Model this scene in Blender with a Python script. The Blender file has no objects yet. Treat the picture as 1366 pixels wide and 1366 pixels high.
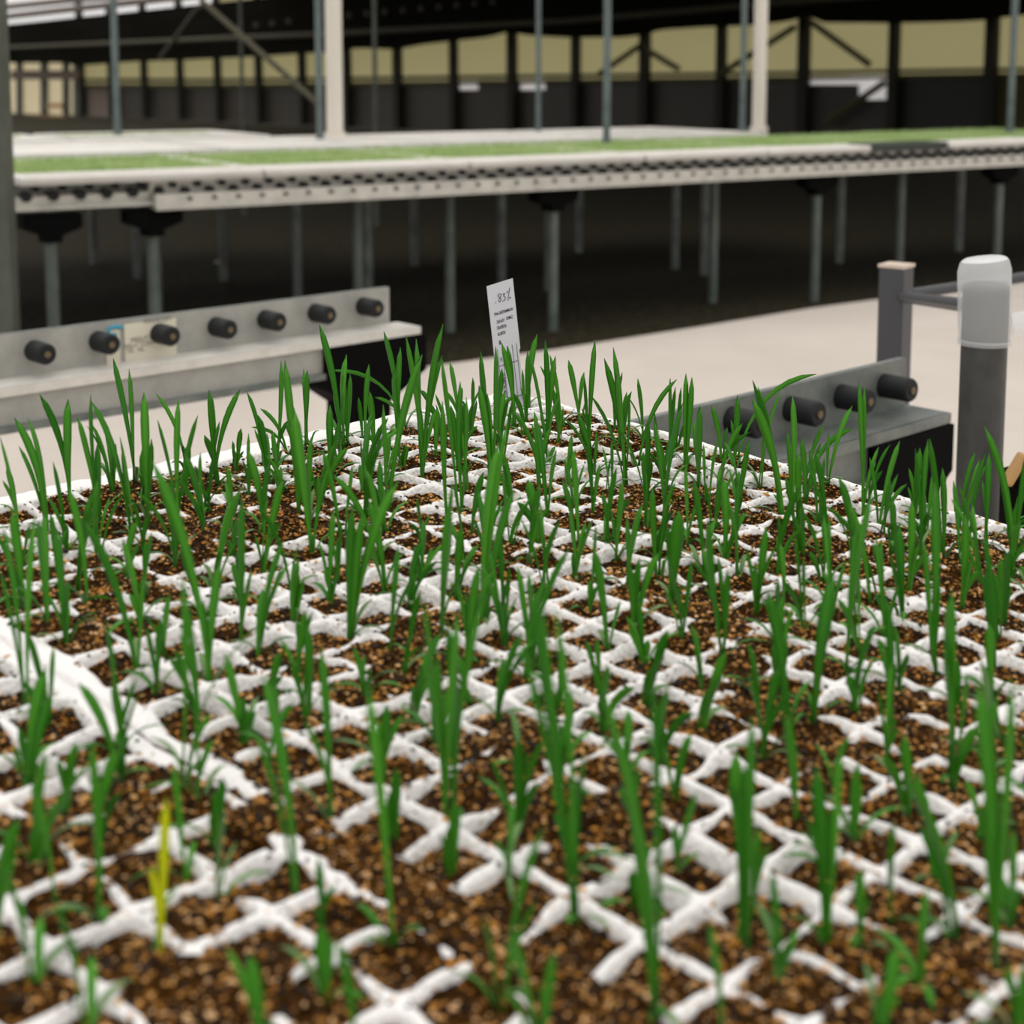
import bpy, bmesh, math, random
import numpy as np
from mathutils import Vector, Matrix
random.seed(7)
rng = np.random.default_rng(11)
SC = bpy.context.scene
COL = SC.collection

# ------------------------------------------------------------------ camera
CAM_H, PITCH, FPX, CY = 1.2, math.radians(7.04), 1992.0, 341.0
cam = bpy.data.cameras.new('camera')
cam.sensor_fit = 'HORIZONTAL'
cam.sensor_width = 24.0
cam.lens = 24.0 * FPX / 1366.0
cam.shift_y = -(683.0 - CY) / 1366.0          # the picture is the lower part of an upright frame
cam.clip_start, cam.clip_end = 0.02, 400
cam_ob = bpy.data.objects.new('camera', cam)
cam_ob.location = (0, 0, CAM_H)
cam_ob.rotation_euler = (math.pi / 2 - PITCH, 0, 0)
COL.objects.link(cam_ob)
SC.camera = cam_ob
cam.dof.use_dof = True
cam.dof.focus_distance = 1.42
cam.dof.aperture_fstop = 4.4
cam.dof.aperture_blades = 7

# ------------------------------------------------------------------ overcast sky
w = bpy.data.worlds.new('overcast_sky')
SC.world = w
w.use_nodes = True
nt = w.node_tree
nt.nodes.clear()
wo = nt.nodes.new('ShaderNodeOutputWorld')
bg = nt.nodes.new('ShaderNodeBackground')
tc = nt.nodes.new('ShaderNodeTexCoord')
sx = nt.nodes.new('ShaderNodeSeparateXYZ')
mr = nt.nodes.new('ShaderNodeMapRange')
mr.inputs[1].default_value, mr.inputs[2].default_value = 0.0, 1.0
mr.inputs[3].default_value, mr.inputs[4].default_value = 0.80, 1.35   # brighter overhead, as a cloud layer is
bg.inputs[0].default_value = (1.0, 0.975, 0.95, 1)
nt.links.new(tc.outputs['Generated'], sx.inputs[0])
nt.links.new(sx.outputs[2], mr.inputs[0])
nt.links.new(mr.outputs[0], bg.inputs[1])
nt.links.new(bg.outputs[0], wo.inputs[0])

SC.view_settings.view_transform = 'Standard'
SC.view_settings.look = 'None'
SC.view_settings.exposure = 0.15
SC.view_settings.gamma = 1.0
SC.view_settings.use_curve_mapping = False
SC.cycles.max_bounces = 6
SC.cycles.use_denoising = True

# ------------------------------------------------------------------ helpers
FWD = Vector((0, math.cos(PITCH), -math.sin(PITCH)))
DWN = Vector((0, -math.sin(PITCH), -math.cos(PITCH)))
RGT = Vector((1, 0, 0))
CAM = Vector((0, 0, CAM_H))

def ray(px, py):
    return FWD + RGT * ((px - 683) / FPX) + DWN * ((py - CY) / FPX)
def at(px, py, z):                     # point of the photograph on the level plane z
    r = ray(px, py); return CAM + r * ((z - CAM_H) / r.z)
def at_y(px, py, Y):                   # point of the photograph at distance Y
    r = ray(px, py); return CAM + r * (Y / r.y)
def pix(P):
    d = P - CAM; k = d.dot(FWD)
    return 683 + FPX * d.x / k, CY + FPX * d.dot(DWN) / k

def lin(c):
    return tuple((v / 255 / 12.92) if v / 255 <= .04045 else ((v / 255 + .055) / 1.055) ** 2.4 for v in c) + (1,)

def mat(name, rgb, rough=.6, metal=0, noise=0, nscale=20, rgb2=None, bump=0, bscale=80, spec=.4, objrand=0, coat=0):
    m = bpy.data.materials.new(name); m.use_nodes = True
    t = m.node_tree; b = t.nodes['Principled BSDF']
    b.inputs['Roughness'].default_value = rough
    b.inputs['Metallic'].default_value = metal
    b.inputs['Specular IOR Level'].default_value = spec
    b.inputs['Base Color'].default_value = lin(rgb)
    g = t.nodes.new('ShaderNodeTexCoord')
    col = None
    if rgb2 is not None:
        n = t.nodes.new('ShaderNodeTexNoise'); n.inputs['Scale'].default_value = nscale
        n.inputs['Detail'].default_value = 6; n.inputs['Roughness'].default_value = .65
        r = t.nodes.new('ShaderNodeValToRGB')
        r.color_ramp.elements[0].position = .35; r.color_ramp.elements[1].position = .68
        r.color_ramp.elements[0].color = lin(rgb); r.color_ramp.elements[1].color = lin(rgb2)
        t.links.new(g.outputs['Object'], n.inputs['Vector']); t.links.new(n.outputs['Fac'], r.inputs[0])
        t.links.new(r.outputs[0], b.inputs['Base Color'])
    if bump:
        n2 = t.nodes.new('ShaderNodeTexNoise'); n2.inputs['Scale'].default_value = bscale; n2.inputs['Detail'].default_value = 4
        bp = t.nodes.new('ShaderNodeBump'); bp.inputs['Strength'].default_value = bump; bp.inputs['Distance'].default_value = .01
        t.links.new(g.outputs['Object'], n2.inputs['Vector']); t.links.new(n2.outputs['Fac'], bp.inputs['Height'])
        t.links.new(bp.outputs[0], b.inputs['Normal'])
    return m

def link(name, me, m=None, parent=None):
    o = bpy.data.objects.new(name, me); COL.objects.link(o)
    if m is not None and me is not None and not me.materials: me.materials.append(m)
    if parent is not None: o.parent = parent
    return o
def empty(name, loc=(0, 0, 0), rz=0):
    o = bpy.data.objects.new(name, None); COL.objects.link(o); o.location = loc; o.rotation_euler = (0, 0, rz)
    o.empty_display_size = .05
    return o
def tag(o, label, cat, group=None):
    o['label'] = label; o['category'] = cat
    if group: o['group'] = group
    return o

class MB:                              # a small mesh builder over bmesh
    def __init__(s): s.b = bmesh.new()
    def box(s, c, d, M=None, bevel=0):
        r = bmesh.ops.create_cube(s.b, size=1)
        bmesh.ops.scale(s.b, vec=d, verts=r['verts']); bmesh.ops.translate(s.b, vec=c, verts=r['verts'])
        if bevel:
            es = list({e for v in r['verts'] for e in v.link_edges})
            q = bmesh.ops.bevel(s.b, geom=es, offset=bevel, segments=2, affect='EDGES', profile=.5)
            vs = list({v for f in q['faces'] for v in f.verts})
            if M is not None: bmesh.ops.transform(s.b, matrix=M, verts=[v for v in s.b.verts])
        elif M is not None: bmesh.ops.transform(s.b, matrix=M, verts=r['verts'])
        return s
    def tube(s, p, q, r1, r2=None, n=12, caps=True):
        p, q = Vector(p), Vector(q); d = q - p
        r = bmesh.ops.create_cone(s.b, cap_ends=caps, segments=n, radius1=r1, radius2=r1 if r2 is None else r2, depth=d.length)
        M = Matrix.Translation((p + q) / 2) @ d.to_track_quat('Z', 'Y').to_matrix().to_4x4()
        bmesh.ops.transform(s.b, matrix=M, verts=r['verts']); return s
    def lathe(s, prof, n=32, loc=(0, 0, 0)):
        rings = []
        for r, z in prof:
            rings.append([s.b.verts.new((loc[0] + r * math.cos(2 * math.pi * k / n), loc[1] + r * math.sin(2 * math.pi * k / n), loc[2] + z)) for k in range(n)])
        for A, B in zip(rings, rings[1:]):
            for k in range(n): s.b.faces.new((A[k], A[(k + 1) % n], B[(k + 1) % n], B[k]))
        return s
    def prism(s, pts, th, M=None):     # outline in x,z extruded along y
        f = [s.b.verts.new((x, -th / 2, z)) for x, z in pts]; g = [s.b.verts.new((x, th / 2, z)) for x, z in pts]
        n = len(pts); s.b.faces.new(f); s.b.faces.new(g[::-1])
        for k in range(n): s.b.faces.new((f[(k + 1) % n], f[k], g[k], g[(k + 1) % n]))
        if M is not None: bmesh.ops.transform(s.b, matrix=M, verts=f + g)
        return s
    def obj(s, name, m, parent=None, smooth=False):
        bmesh.ops.recalc_face_normals(s.b, faces=s.b.faces)
        me = bpy.data.meshes.new(name); s.b.to_mesh(me); s.b.free()
        if smooth:
            for p in me.polygons: p.use_smooth = True
        return link(name, me, m, parent)

def smooth_auto(o, ang=40):
    for p in o.data.polygons: p.use_smooth = True
    o.data.set_sharp_from_angle(angle=math.radians(ang))
    return o

def vnoise(x, y, seed=0):              # value noise, vectorised
    x = np.asarray(x, float); y = np.asarray(y, float)
    xi = np.floor(x).astype(np.int64); yi = np.floor(y).astype(np.int64)
    fx = x - xi; fy = y - yi; fx = fx * fx * (3 - 2 * fx); fy = fy * fy * (3 - 2 * fy)
    def h(a, b):
        n = (a * 374761393 + b * 668265263 + seed * 974634533) & 0xffffffff
        n = ((n ^ (n >> 13)) * 1274126177) & 0xffffffff
        return ((n ^ (n >> 16)) & 0xffff) / 65535.0
    return (h(xi, yi) * (1 - fx) + h(xi + 1, yi) * fx) * (1 - fy) + (h(xi, yi + 1) * (1 - fx) + h(xi + 1, yi + 1) * fx) * fy

# ------------------------------------------------------------------ materials
M_CONC = mat('pale_concrete', (198, 188, 177), .8, rgb2=(210, 200, 190), nscale=1.3, bump=.15, bscale=60)
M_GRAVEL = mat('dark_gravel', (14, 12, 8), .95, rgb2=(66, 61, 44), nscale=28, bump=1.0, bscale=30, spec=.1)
M_GALV = mat('galvanised_steel', (150, 152, 148), .42, metal=.35, rgb2=(186, 186, 180), nscale=9, bump=.05)
M_ALU = mat('weathered_aluminium', (176, 174, 166), .45, metal=.25, rgb2=(204, 200, 190), nscale=14, bump=.05)
M_RAIL = mat('dull_aluminium_rail', (150, 150, 144), .5, metal=.15, rgb2=(172, 170, 162), nscale=14, bump=.05)
M_SHELF = mat('top_lit_aluminium', (196, 192, 184), .45, metal=.1, rgb2=(222, 218, 210), nscale=12)  # light falling on the shelf from above is put into its paler colour
M_ALUDK = mat('dull_galvanised_steel', (96, 102, 100), .45, metal=.4, rgb2=(134, 138, 132), nscale=10, bump=.05)
M_LEG = mat('dull_green_grey_steel', (72, 80, 74), .5, rgb2=(98, 106, 99), nscale=8)
M_DKGREEN = mat('dull_grey_green_paint', (62, 66, 56), .55, rgb2=(84, 88, 80), nscale=6)
M_BLUEGREY = mat('blue_grey_steel', (74, 86, 86), .45, rgb2=(104, 116, 114), nscale=7)
M_WHITE = mat('white_paint', (222, 214, 202), .6)
M_FOAM2 = mat('far_white_foam', (226, 222, 214), .8, rgb2=(236, 233, 228), nscale=6)
M_BLACK = mat('black_plastic', (9, 9, 9), .8, spec=.06)
M_RUBBER = mat('dark_rubber', (28, 30, 31), .6, spec=.25)
M_BOLT = mat('bolt_end', (112, 98, 74), .5, metal=.5)
M_POST = mat('grey_enamel', (66, 67, 71), .4)
M_PVC = mat('grey_pvc', (66, 67, 66), .4, rgb2=(54, 53, 50), nscale=30)
M_BEIGE = mat('beige_sheet', (204, 194, 142), .8, rgb2=(216, 206, 160), nscale=.4)
def sheet_mat(name, rgb, fac):
    m = mat(name, rgb, .7); t = m.node_tree; b = t.nodes['Principled BSDF']; out = t.nodes['Material Output']
    tr = t.nodes.new('ShaderNodeBsdfTranslucent'); tr.inputs[0].default_value = lin(rgb); mx = t.nodes.new('ShaderNodeMixShader'); mx.inputs[0].default_value = fac
    t.links.new(b.outputs[0], mx.inputs[1]); t.links.new(tr.outputs[0], mx.inputs[2]); t.links.new(mx.outputs[0], out.inputs[0]); return m
M_BEIGE = sheet_mat('beige_translucent_sheet', (226, 221, 190), .8)
M_BAY = sheet_mat('pale_beige_sheet', (252, 244, 222), .85)
M_OLIVE = mat('olive_frame', (74, 70, 36), .7)
M_WALLDK = mat('dark_lower_sheet', (50, 45, 36), .5, rgb2=(62, 56, 46), nscale=.6)
M_WALLBK = mat('black_lower_sheet', (24, 24, 18), .5)
M_MAUVE = mat('dull_mauve_sheet', (120, 108, 98), .8)
M_FRAME = mat('dark_wall_frame', (34, 33, 22), .7)
M_CURT = mat('black_shade_cloth', (20, 19, 13), .95, spec=.05)
M_TRUSS = mat('dim_truss_paint', (70, 66, 50), .7)
M_TAN = mat('tan_board', (178, 140, 92), .8)
M_TUFT = mat('far_seedlings_green', (138, 166, 92), .8, rgb2=(176, 196, 136), nscale=3)
M_DKTRAY = mat('charcoal_tray', (70, 76, 70), .6)
M_STICK = mat('sticker_paper', (212, 206, 186), .6)
M_STICKB = mat('sticker_blue', (60, 150, 176), .5)
M_INK = mat('ink', (28, 26, 34), .7)
M_INKG = mat('faded_ink', (104, 106, 98), .7)

def foam_mat():
    m = mat('white_bead_foam', (240, 237, 233), .75, spec=.25)
    t = m.node_tree; b = t.nodes['Principled BSDF']; g = t.nodes.new('ShaderNodeTexCoord')
    v = t.nodes.new('ShaderNodeTexVoronoi'); v.inputs['Scale'].default_value = 11.0
    bp = t.nodes.new('ShaderNodeBump'); bp.inputs['Strength'].default_value = .2; bp.inputs['Distance'].default_value = .05; bp.invert = True
    t.links.new(g.outputs['Object'], v.inputs['Vector']); t.links.new(v.outputs['Distance'], bp.inputs['Height']); t.links.new(bp.outputs[0], b.inputs['Normal'])
    n = t.nodes.new('ShaderNodeTexNoise'); n.inputs['Scale'].default_value = 3.2; n.inputs['Detail'].default_value = 8; n.inputs['Roughness'].default_value = .75
    r = t.nodes.new('ShaderNodeValToRGB')
    e = r.color_ramp.elements; e[0].position = .25; e[0].color = lin((190, 152, 118)); e[1].position = .37; e[1].color = lin((247, 244, 242))
    t.links.new(g.outputs['Object'], n.inputs['Vector']); t.links.new(n.outputs['Fac'], r.inputs[0]); t.links.new(r.outputs[0], b.inputs['Base Color'])
    return m
M_FOAM = foam_mat()
M_SOIL = mat('peat_soil', (26, 16, 5), .95, rgb2=(92, 58, 20), nscale=11, bump=.8, bscale=16, spec=.05)

def flake_mat():
    m = bpy.data.materials.new('vermiculite_flakes'); m.use_nodes = True
    t = m.node_tree; b = t.nodes['Principled BSDF']; b.inputs['Roughness'].default_value = .7; b.inputs['Specular IOR Level'].default_value = .3
    g = t.nodes.new('ShaderNodeNewGeometry'); r = t.nodes.new('ShaderNodeValToRGB')
    e = r.color_ramp.elements
    e[0].position = 0; e[0].color = lin((26, 15, 7)); e[1].position = 1; e[1].color = lin((240, 196, 146))
    for p, c in ((.44, (46, 28, 8)), (.55, (122, 78, 20)), (.77, (190, 128, 44)), (.90, (224, 170, 104))):
        q = e.new(p); q.color = lin(c)
    t.links.new(g.outputs['Random Per Island'], r.inputs[0]); t.links.new(r.outputs[0], b.inputs['Base Color'])
    return m
M_FLAKE = flake_mat()

def leaf_mat(name, c1, c2, trans=.25):
    m = bpy.data.materials.new(name); m.use_nodes = True
    t = m.node_tree; b = t.nodes['Principled BSDF']; out = t.nodes['Material Output']
    oi = t.nodes.new('ShaderNodeObjectInfo'); r = t.nodes.new('ShaderNodeValToRGB')
    r.color_ramp.elements[0].color = lin(c1); r.color_ramp.elements[1].color = lin(c2)
    t.links.new(oi.outputs['Random'], r.inputs[0]); t.links.new(r.outputs[0], b.inputs['Base Color'])
    b.inputs['Roughness'].default_value = .5; b.inputs['Specular IOR Level'].default_value = .3
    b.inputs['Sheen Weight'].default_value = .14; b.inputs['Sheen Roughness'].default_value = .35
    tr = t.nodes.new('ShaderNodeBsdfTranslucent'); mx = t.nodes.new('ShaderNodeMixShader'); mx.inputs[0].default_value = trans
    t.links.new(r.outputs[0], tr.inputs[0]); t.links.new(b.outputs[0], mx.inputs[1]); t.links.new(tr.outputs[0], mx.inputs[2]); t.links.new(mx.outputs[0], out.inputs[0])
    return m
M_LEAF = leaf_mat('green_leaf', (50, 130, 14), (90, 170, 42), .33)
M_PALE = leaf_mat('downy_pale_leaf', (96, 140, 70), (128, 164, 100))
M_YEL = leaf_mat('yellow_leaf', (226, 232, 16), (232, 236, 24), .45)

def cap_mat(name, tp_):
    m = bpy.data.materials.new(name); m.use_nodes = True
    t = m.node_tree; b = t.nodes['Principled BSDF']; out = t.nodes['Material Output']
    b.inputs['Base Color'].default_value = lin((248, 250, 250)); b.inputs['Roughness'].default_value = .35
    tr = t.nodes.new('ShaderNodeBsdfTranslucent'); tr.inputs[0].default_value = lin((250, 251, 251))
    tp = t.nodes.new('ShaderNodeBsdfTransparent')
    m1 = t.nodes.new('ShaderNodeMixShader'); m1.inputs[0].default_value = .5
    m2 = t.nodes.new('ShaderNodeMixShader'); m2.inputs[0].default_value = tp_
    t.links.new(b.outputs[0], m1.inputs[1]); t.links.new(tr.outputs[0], m1.inputs[2])
    t.links.new(m1.outputs[0], m2.inputs[1]); t.links.new(tp.outputs[0], m2.inputs[2]); t.links.new(m2.outputs[0], out.inputs[0])
    return m
M_CAP = cap_mat('milky_plastic', .55)
M_CAPTOP = cap_mat('milky_plastic_top', .08)

# ------------------------------------------------------------------ ground
def poly_slab(name, pts, z, th, m):
    b = MB(); top = [b.b.verts.new((x, y, z)) for x, y in pts]; bot = [b.b.verts.new((x, y, z - th)) for x, y in pts]
    b.b.faces.new(top); b.b.faces.new(bot[::-1]); n = len(pts)
    for k in range(n): b.b.faces.new((top[k], bot[k], bot[(k + 1) % n], top[(k + 1) % n]))
    o = b.obj(name, m); o['kind'] = 'structure'; return o
e0, e1 = at(330, 525, 0), at(1170, 400, 0)
ed = (e1 - e0).normalized(); A = e0 - ed * 30; B = e0 + ed * 40
edge = []
for k in range(81):                    # a slightly uneven cast edge
    q = A.lerp(B, k / 80); edge.append((q.x + .02 * math.sin(k * 2.1), q.y + .03 * math.sin(k * 1.7)))
poly_slab('floor', [(-25, -8), (30, -8)] + [edge[-1]] + edge[::-1][1:-1] + [edge[0]], 0, .12, M_CONC)
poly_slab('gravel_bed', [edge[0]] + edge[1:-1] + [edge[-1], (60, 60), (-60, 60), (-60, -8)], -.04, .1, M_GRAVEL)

# ------------------------------------------------------------------ back wall
ks = np.arange(14); xs = np.array([240, 290, 345, 403, 463, 530, 605, 683, 768, 860, 962, 1072, 1192, 1322], float)
Am = np.c_[np.ones(14), ks, -ks * xs]; s_ = np.linalg.lstsq(Am, xs, rcond=None)[0]   # x = (a+bk)/(1+ck)
CEN_D = 29.0
c_ = s_[2]; d0 = CEN_D * (1 + 0 * c_) / (1 + 7 * c_)
def wall_k(px): return (s_[0] - px) / (c_ * px - s_[1])
def wall_xy(k, off=0.0):
    Y = d0 * (1 + c_ * k); X = ((s_[0] + s_[1] * k) / (1 + c_ * k) - 683) / FPX * Y * math.cos(PITCH) * 1.0
    return Vector((X, Y, 0))
W0, W1 = wall_xy(-8), wall_xy(16)
WD = (W1 - W0).normalized(); WN = Vector((WD.y, -WD.x, 0))           # WN points to the camera side
if WN.y > 0: WN = -WN
def on_wall(px, py, off=0.0):          # point of the wall plane (moved off metres towards the camera)
    r = ray(px, py); P = W0 + WN * off
    return CAM + r * ((P - CAM).dot(WN) / r.dot(WN))
wall = empty('wall_back', (W0 + W1) / 2); wall['kind'] = 'structure'
def wpart(name, quad, m, th=.06):      # a quad of wall points given thickness towards the back
    b = MB(); c = wall.location
    f = [b.b.verts.new(p - c) for p in quad]; g = [b.b.verts.new(p - c - WN * th) for p in quad]
    b.b.faces.new(f); b.b.faces.new(g[::-1]); n = len(quad)
    for k in range(n): b.b.faces.new((f[(k + 1) % n], f[k], g[k], g[(k + 1) % n]))
    return b.obj(name, m, wall)
def wq(x0, x1, yt0, yt1, yb0, yb1, off=0): return [on_wall(x0, yt0, off), on_wall(x1, yt1, off), on_wall(x1, yb1, off), on_wall(x0, yb0, off)]
def ymul(x): return np.interp(x, [100, 300, 600, 1000, 1366], [112, 112, 108, 103, 97])
px_post = [108, 148, 192] + list(xs) + [1462]
def ground_q(x0, x1, yt0, yt1):
    a, b_ = on_wall(x0, yt0), on_wall(x1, yt1)
    return [a, b_, Vector((b_.x, b_.y, 0)), Vector((a.x, a.y, 0))]
for i, (x0, x1) in enumerate(zip(px_post, px_post[1:])):
    y0, y1 = ymul(x0), ymul(x1)
    wpart('upper_panel', wq(x0, x1, 60 if x1 < 345 else -60, 60 if x1 < 345 else -60, y0, y1), M_BEIGE, .01)
    mm = M_MAUVE if i == 0 else (M_WALLBK if i == 15 else (M_OLIVE if i == 16 else M_WALLDK))
    vents = {605: [(613, 638, 120)], 683: [(694, 728, 120)], 1072: [(1080, 1145, 113), (1145, 1184, 133)]}.get(x0, [])
    yb = max([v[2] for v in vents], default=0)
    if vents:                          # bays with an open vent strip: sheet below and beside the openings
        wpart('lower_panel', ground_q(x0, x1, yb, yb), mm)
        wpart('lower_panel', wq(x0, vents[0][0], y0, y0, yb, yb), mm); wpart('lower_panel', wq(vents[-1][1], x1, y1, y1, yb, yb), mm)
        for va, vb, vy in vents:
            if vy < yb: wpart('lower_panel', wq(va, vb, vy, vy, yb, yb), mm)
    else:
        wpart('lower_panel', ground_q(x0, x1, y0, y1), mm)
for x in px_post:
    p = on_wall(x, 95, .12); b = MB(); c = wall.location
    wd = .17 if x in (683, 860, 1072, 1322, 530, 108) else .14
    b.box((0, 0, 1.5), (wd, .14, 3.0), Matrix.Translation((p.x - c.x, p.y - c.y, 0)) @ Matrix.Rotation(math.atan2(WD.y, WD.x), 4, 'Z'))
    b.obj('wall_post', M_FRAME, wall)
for x0, x1 in zip(px_post, px_post[1:]):
    for dy, h in ((-5, 5), (3, 5)):
        wpart('mullion', wq(x0, x1, ymul(x0) + dy - h / 2, ymul(x1) + dy - h / 2, ymul(x0) + dy + h / 2, ymul(x1) + dy + h / 2, .09), M_OLIVE, .08)
# openings to the daylight in the lower wall: white translucent panes
M_PANE = sheet_mat('white_translucent_pane', (252, 250, 250), .92)
for x0, x1, y0, y1 in ((613, 638, 106, 120), (694, 728, 106, 120), (1080, 1093, 101, 113), (1094, 1118, 101, 113), (1119, 1145, 101, 113), (1145.5, 1164, 101, 133), (1165.5, 1184, 101, 133)):
    wpart('vent_pane', wq(x0, x1, y0, y0, y1, y1, 0), M_PANE, .01)
for a, b_ in (((1160, 86), (1080, 28)), ((1060, 36), (962, 98)), ((905, 92), (862, 66)), ((858, 58), (800, 98)), ((1100, 165), (1180, 110))):
    p, q = on_wall(*a, .2), on_wall(*b_, .2); c = wall.location
    MB().tube(p - c, q - c, .055, n=6).obj('wall_brace', M_OLIVE, wall)
# pale storage bay beyond the wall's end
bay = empty('wall_side', on_wall(50, 120)); bay['kind'] = 'structure'
def bpart(name, quad, m, th=.06):
    o = wpart(name, quad, m, th); o.parent = bay
    o.data.transform(Matrix.Translation(wall.location - bay.location)); return o
bpart('panel', ground_q(-30, 104, 40, 40), M_BAY, .01)
for x, wx in ((24, 5), (57, 7), (86, 6), (101, 7)):
    bpart('stud', wq(x - wx / 2, x + wx / 2, 66, 66, 176, 176, .2), M_DKGREEN, .1)
for (x0, x1, y0, y1, mm) in ((14, 102, 94, 106, M_MAUVE), (14, 46, 78, 84, M_DKGREEN), (62, 82, 138, 144, M_TAN), (28, 84, 154, 158, M_TAN), (14, 84, 163, 170, M_MAUVE)):
    bpart('shelf_board', wq(x0, x1, y0, y0, y1, y1, .3), mm, .1)

# black shade cloth hanging in front of the wall, with a scalloped hem
b = MB(); OFF = 1.2
hem = [(-60, 84), (60, 84), (98, 84), (100, 88), (180, 82), (240, 80), (330, 76), (430, 70), (480, 64), (530, 66), (560, 60), (610, 54), (650, 50), (680, 42), (700, 47), (760, 50), (830, 50), (862, 46), (880, 40), (940, 36), (1000, 34), (1040, 30), (1062, 26), (1075, 20), (1100, 30), (1190, 31), (1280, 29), (1310, 27), (1366, 20), (1480, 14)]
hx = np.linspace(-80, 1480, 120)
hy = np.interp(hx, [h[0] for h in hem], [h[1] for h in hem])
rows = []
for x, y in zip(hx, hy):
    yt = 32 - .105 * (x - 15); r_ = []
    for k in range(5):
        p = on_wall(x, y + (yt - y) * k / 4, OFF + .05 * math.sin(x * .05 + k)); r_.append(b.b.verts.new(p))
    rows.append(r_)
for r0, r1 in zip(rows, rows[1:]):
    for k in range(4): b.b.faces.new((r0[k], r1[k], r1[k + 1], r0[k + 1]))
cloth = b.obj('shade_curtain', M_CURT); cloth.modifiers.new('thick', 'SOLIDIFY').thickness = .02
tag(cloth, 'long black shade cloth hanging above the beige panelled wall', 'curtain')
b = MB(); cq = [Vector((-5, 10.6, 3.5)), Vector((24, 10.6, 3.5)), W1 + WN * .5 + Vector((0, 0, 3.5)), on_wall(345, 95, .5)]; cq[3].z = 3.5  # unseen canopy, added to darken the ground and wall at the back
f = [b.b.verts.new(v) for v in cq]; g = [b.b.verts.new(v + Vector((0, 0, .03))) for v in cq]; b.b.faces.new(f); b.b.faces.new(g[::-1])
for k in range(4): b.b.faces.new((f[(k + 1) % 4], f[k], g[k], g[(k + 1) % 4]))
b.obj('added_shade_canopy', M_CURT)['kind'] = 'structure'
tr = empty('roof_truss', on_wall(683, 20, 2.0))
def tpart(name, a, b_, r, m=M_TRUSS):
    return MB().tube(a - tr.location, b_ - tr.location, r, n=8).obj(name, m, tr)
prev = None
for (xa, ya), (xb, yb) in zip([(-40, 66), (420, 46), (760, 28), (1060, 2)], [(420, 46), (760, 28), (1060, 2), (1480, -30)]):
    tpart('lower_chord', on_wall(xa, ya, 1.5), on_wall(xb, yb, 1.5), .055)
for x in list(range(320, 390, 22)) + list(range(466, 680, 24)):
    p = on_wall(x, np.interp(x, [320, 390, 466, 680], [36, 28, 20, 1]), 1.5)
    MB().tube(p - tr.location - WN * .03, p - tr.location + WN * .03, .055, n=10).obj('gusset_disc', M_TRUSS, tr)
tag(tr, 'dim steel truss with round plates in front of the black shade cloth', 'truss')
# roof glazing bars above the cloth
for i, (a, b_) in enumerate((((0, 23), (330, -14)), ((0, 10), (250, -16)))):
    p, q = on_wall(*a, .9), on_wall(*b_, .9)
    o = MB().tube(p, q, .09, n=8).obj('trim_%d' % (i + 1), M_MAUVE); o['kind'] = 'structure'

# ------------------------------------------------------------------ far benches
BA = math.radians(57.0)
U = Vector((math.sin(BA), math.cos(BA), 0)); V = Vector((-math.cos(BA), math.sin(BA), 0))
P0 = at(690, 212, .80)
BRZ = math.atan2(U.y, U.x)
BM = Matrix.Translation((P0.x, P0.y, 0)) @ Matrix.Rotation(BRZ, 4, 'Z')
BMI = BM.inverted()
def bl(P): return BMI @ P              # world -> bench coordinates (x along the front edge, y to the back)
bench = empty('rolling_bench', (P0.x, P0.y, 0), BRZ)
tag(bench, 'long metal bench on posts carrying white trays across the gravel bed', 'bench')
uL = bl(at(170, 272, .65)).x; uR = 9.0; uLL = bl(at(-40, 255, .70)).x
MB().box(((uL + uR) / 2, .03, .682), (uR - uL, .06, .06)).box(((uL + uR) / 2, .005, .655), (uR - uL, .03, .012)).obj('front_rail', M_ALU, bench)
MB().box(((uL + uR) / 2, .075, .734), (uR - uL, .02, .042)).obj('web', M_ALU, bench)
MB().box(((uL + uR) / 2, .10, .7595), (uR - uL, .10, .009)).obj('top_flange', M_ALU, bench)
MB().box(((uLL + uL) / 2, .10, .695), (uL - uLL, .06, .05)).box(((uLL + uL) / 2, .06, .675), (uL - uLL, .06, .012)).obj('front_rail', M_ALU, bench)
MB().box(((uLL + uL) / 2, .16, .737), (uL - uLL, .02, .05)).obj('web', M_ALU, bench)
MB().box(((uLL + uR) / 2, .72, .755), (uR - uLL, 1.16, .02)).obj('deck', M_ALUDK, bench)
rb = bmesh.new(); bmesh.ops.create_cone(rb, cap_ends=True, segments=10, radius1=.018, radius2=.018, depth=.05)
bmesh.ops.rotate(rb, verts=rb.verts, matrix=Matrix.Rotation(math.pi / 2, 3, 'X')); rme = bpy.data.meshes.new('roller'); rb.to_mesh(rme); rb.free(); rme.materials.append(M_RUBBER)
nr = 0
u = uLL
while u < 6.0 and nr < 200:
    left = u < uL
    for (yy, zz, sc) in (((.14, .748, .8), (.08, .722, 1.25)) if left else ((.055, .745, .72), (.045, .724, .80), (-.002, .692, .42))):
        o = link('roller', rme, None, bench); o.location = (u + (.05 if zz < .74 else 0), yy, zz); o.scale = (sc, .5 if sc < .5 else .9, sc); nr += 1
    u += .105
def bench_leg(par, x, y, ztop, r, head, m):
    o = MB().tube((x, y, 0 - .04), (x, y, ztop), r * .84, n=10).obj('leg', m, par); smooth_auto(o)
    if head:
        MB().prism([(-.115, .045), (.115, .045), (.115, -.01), (.036, -.04), (.036, -.065), (-.036, -.065), (-.036, -.04), (-.115, -.01)], .09, Matrix.Translation((x, y, ztop - .03))).obj('bracket_head', M_BLACK, o)
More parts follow.
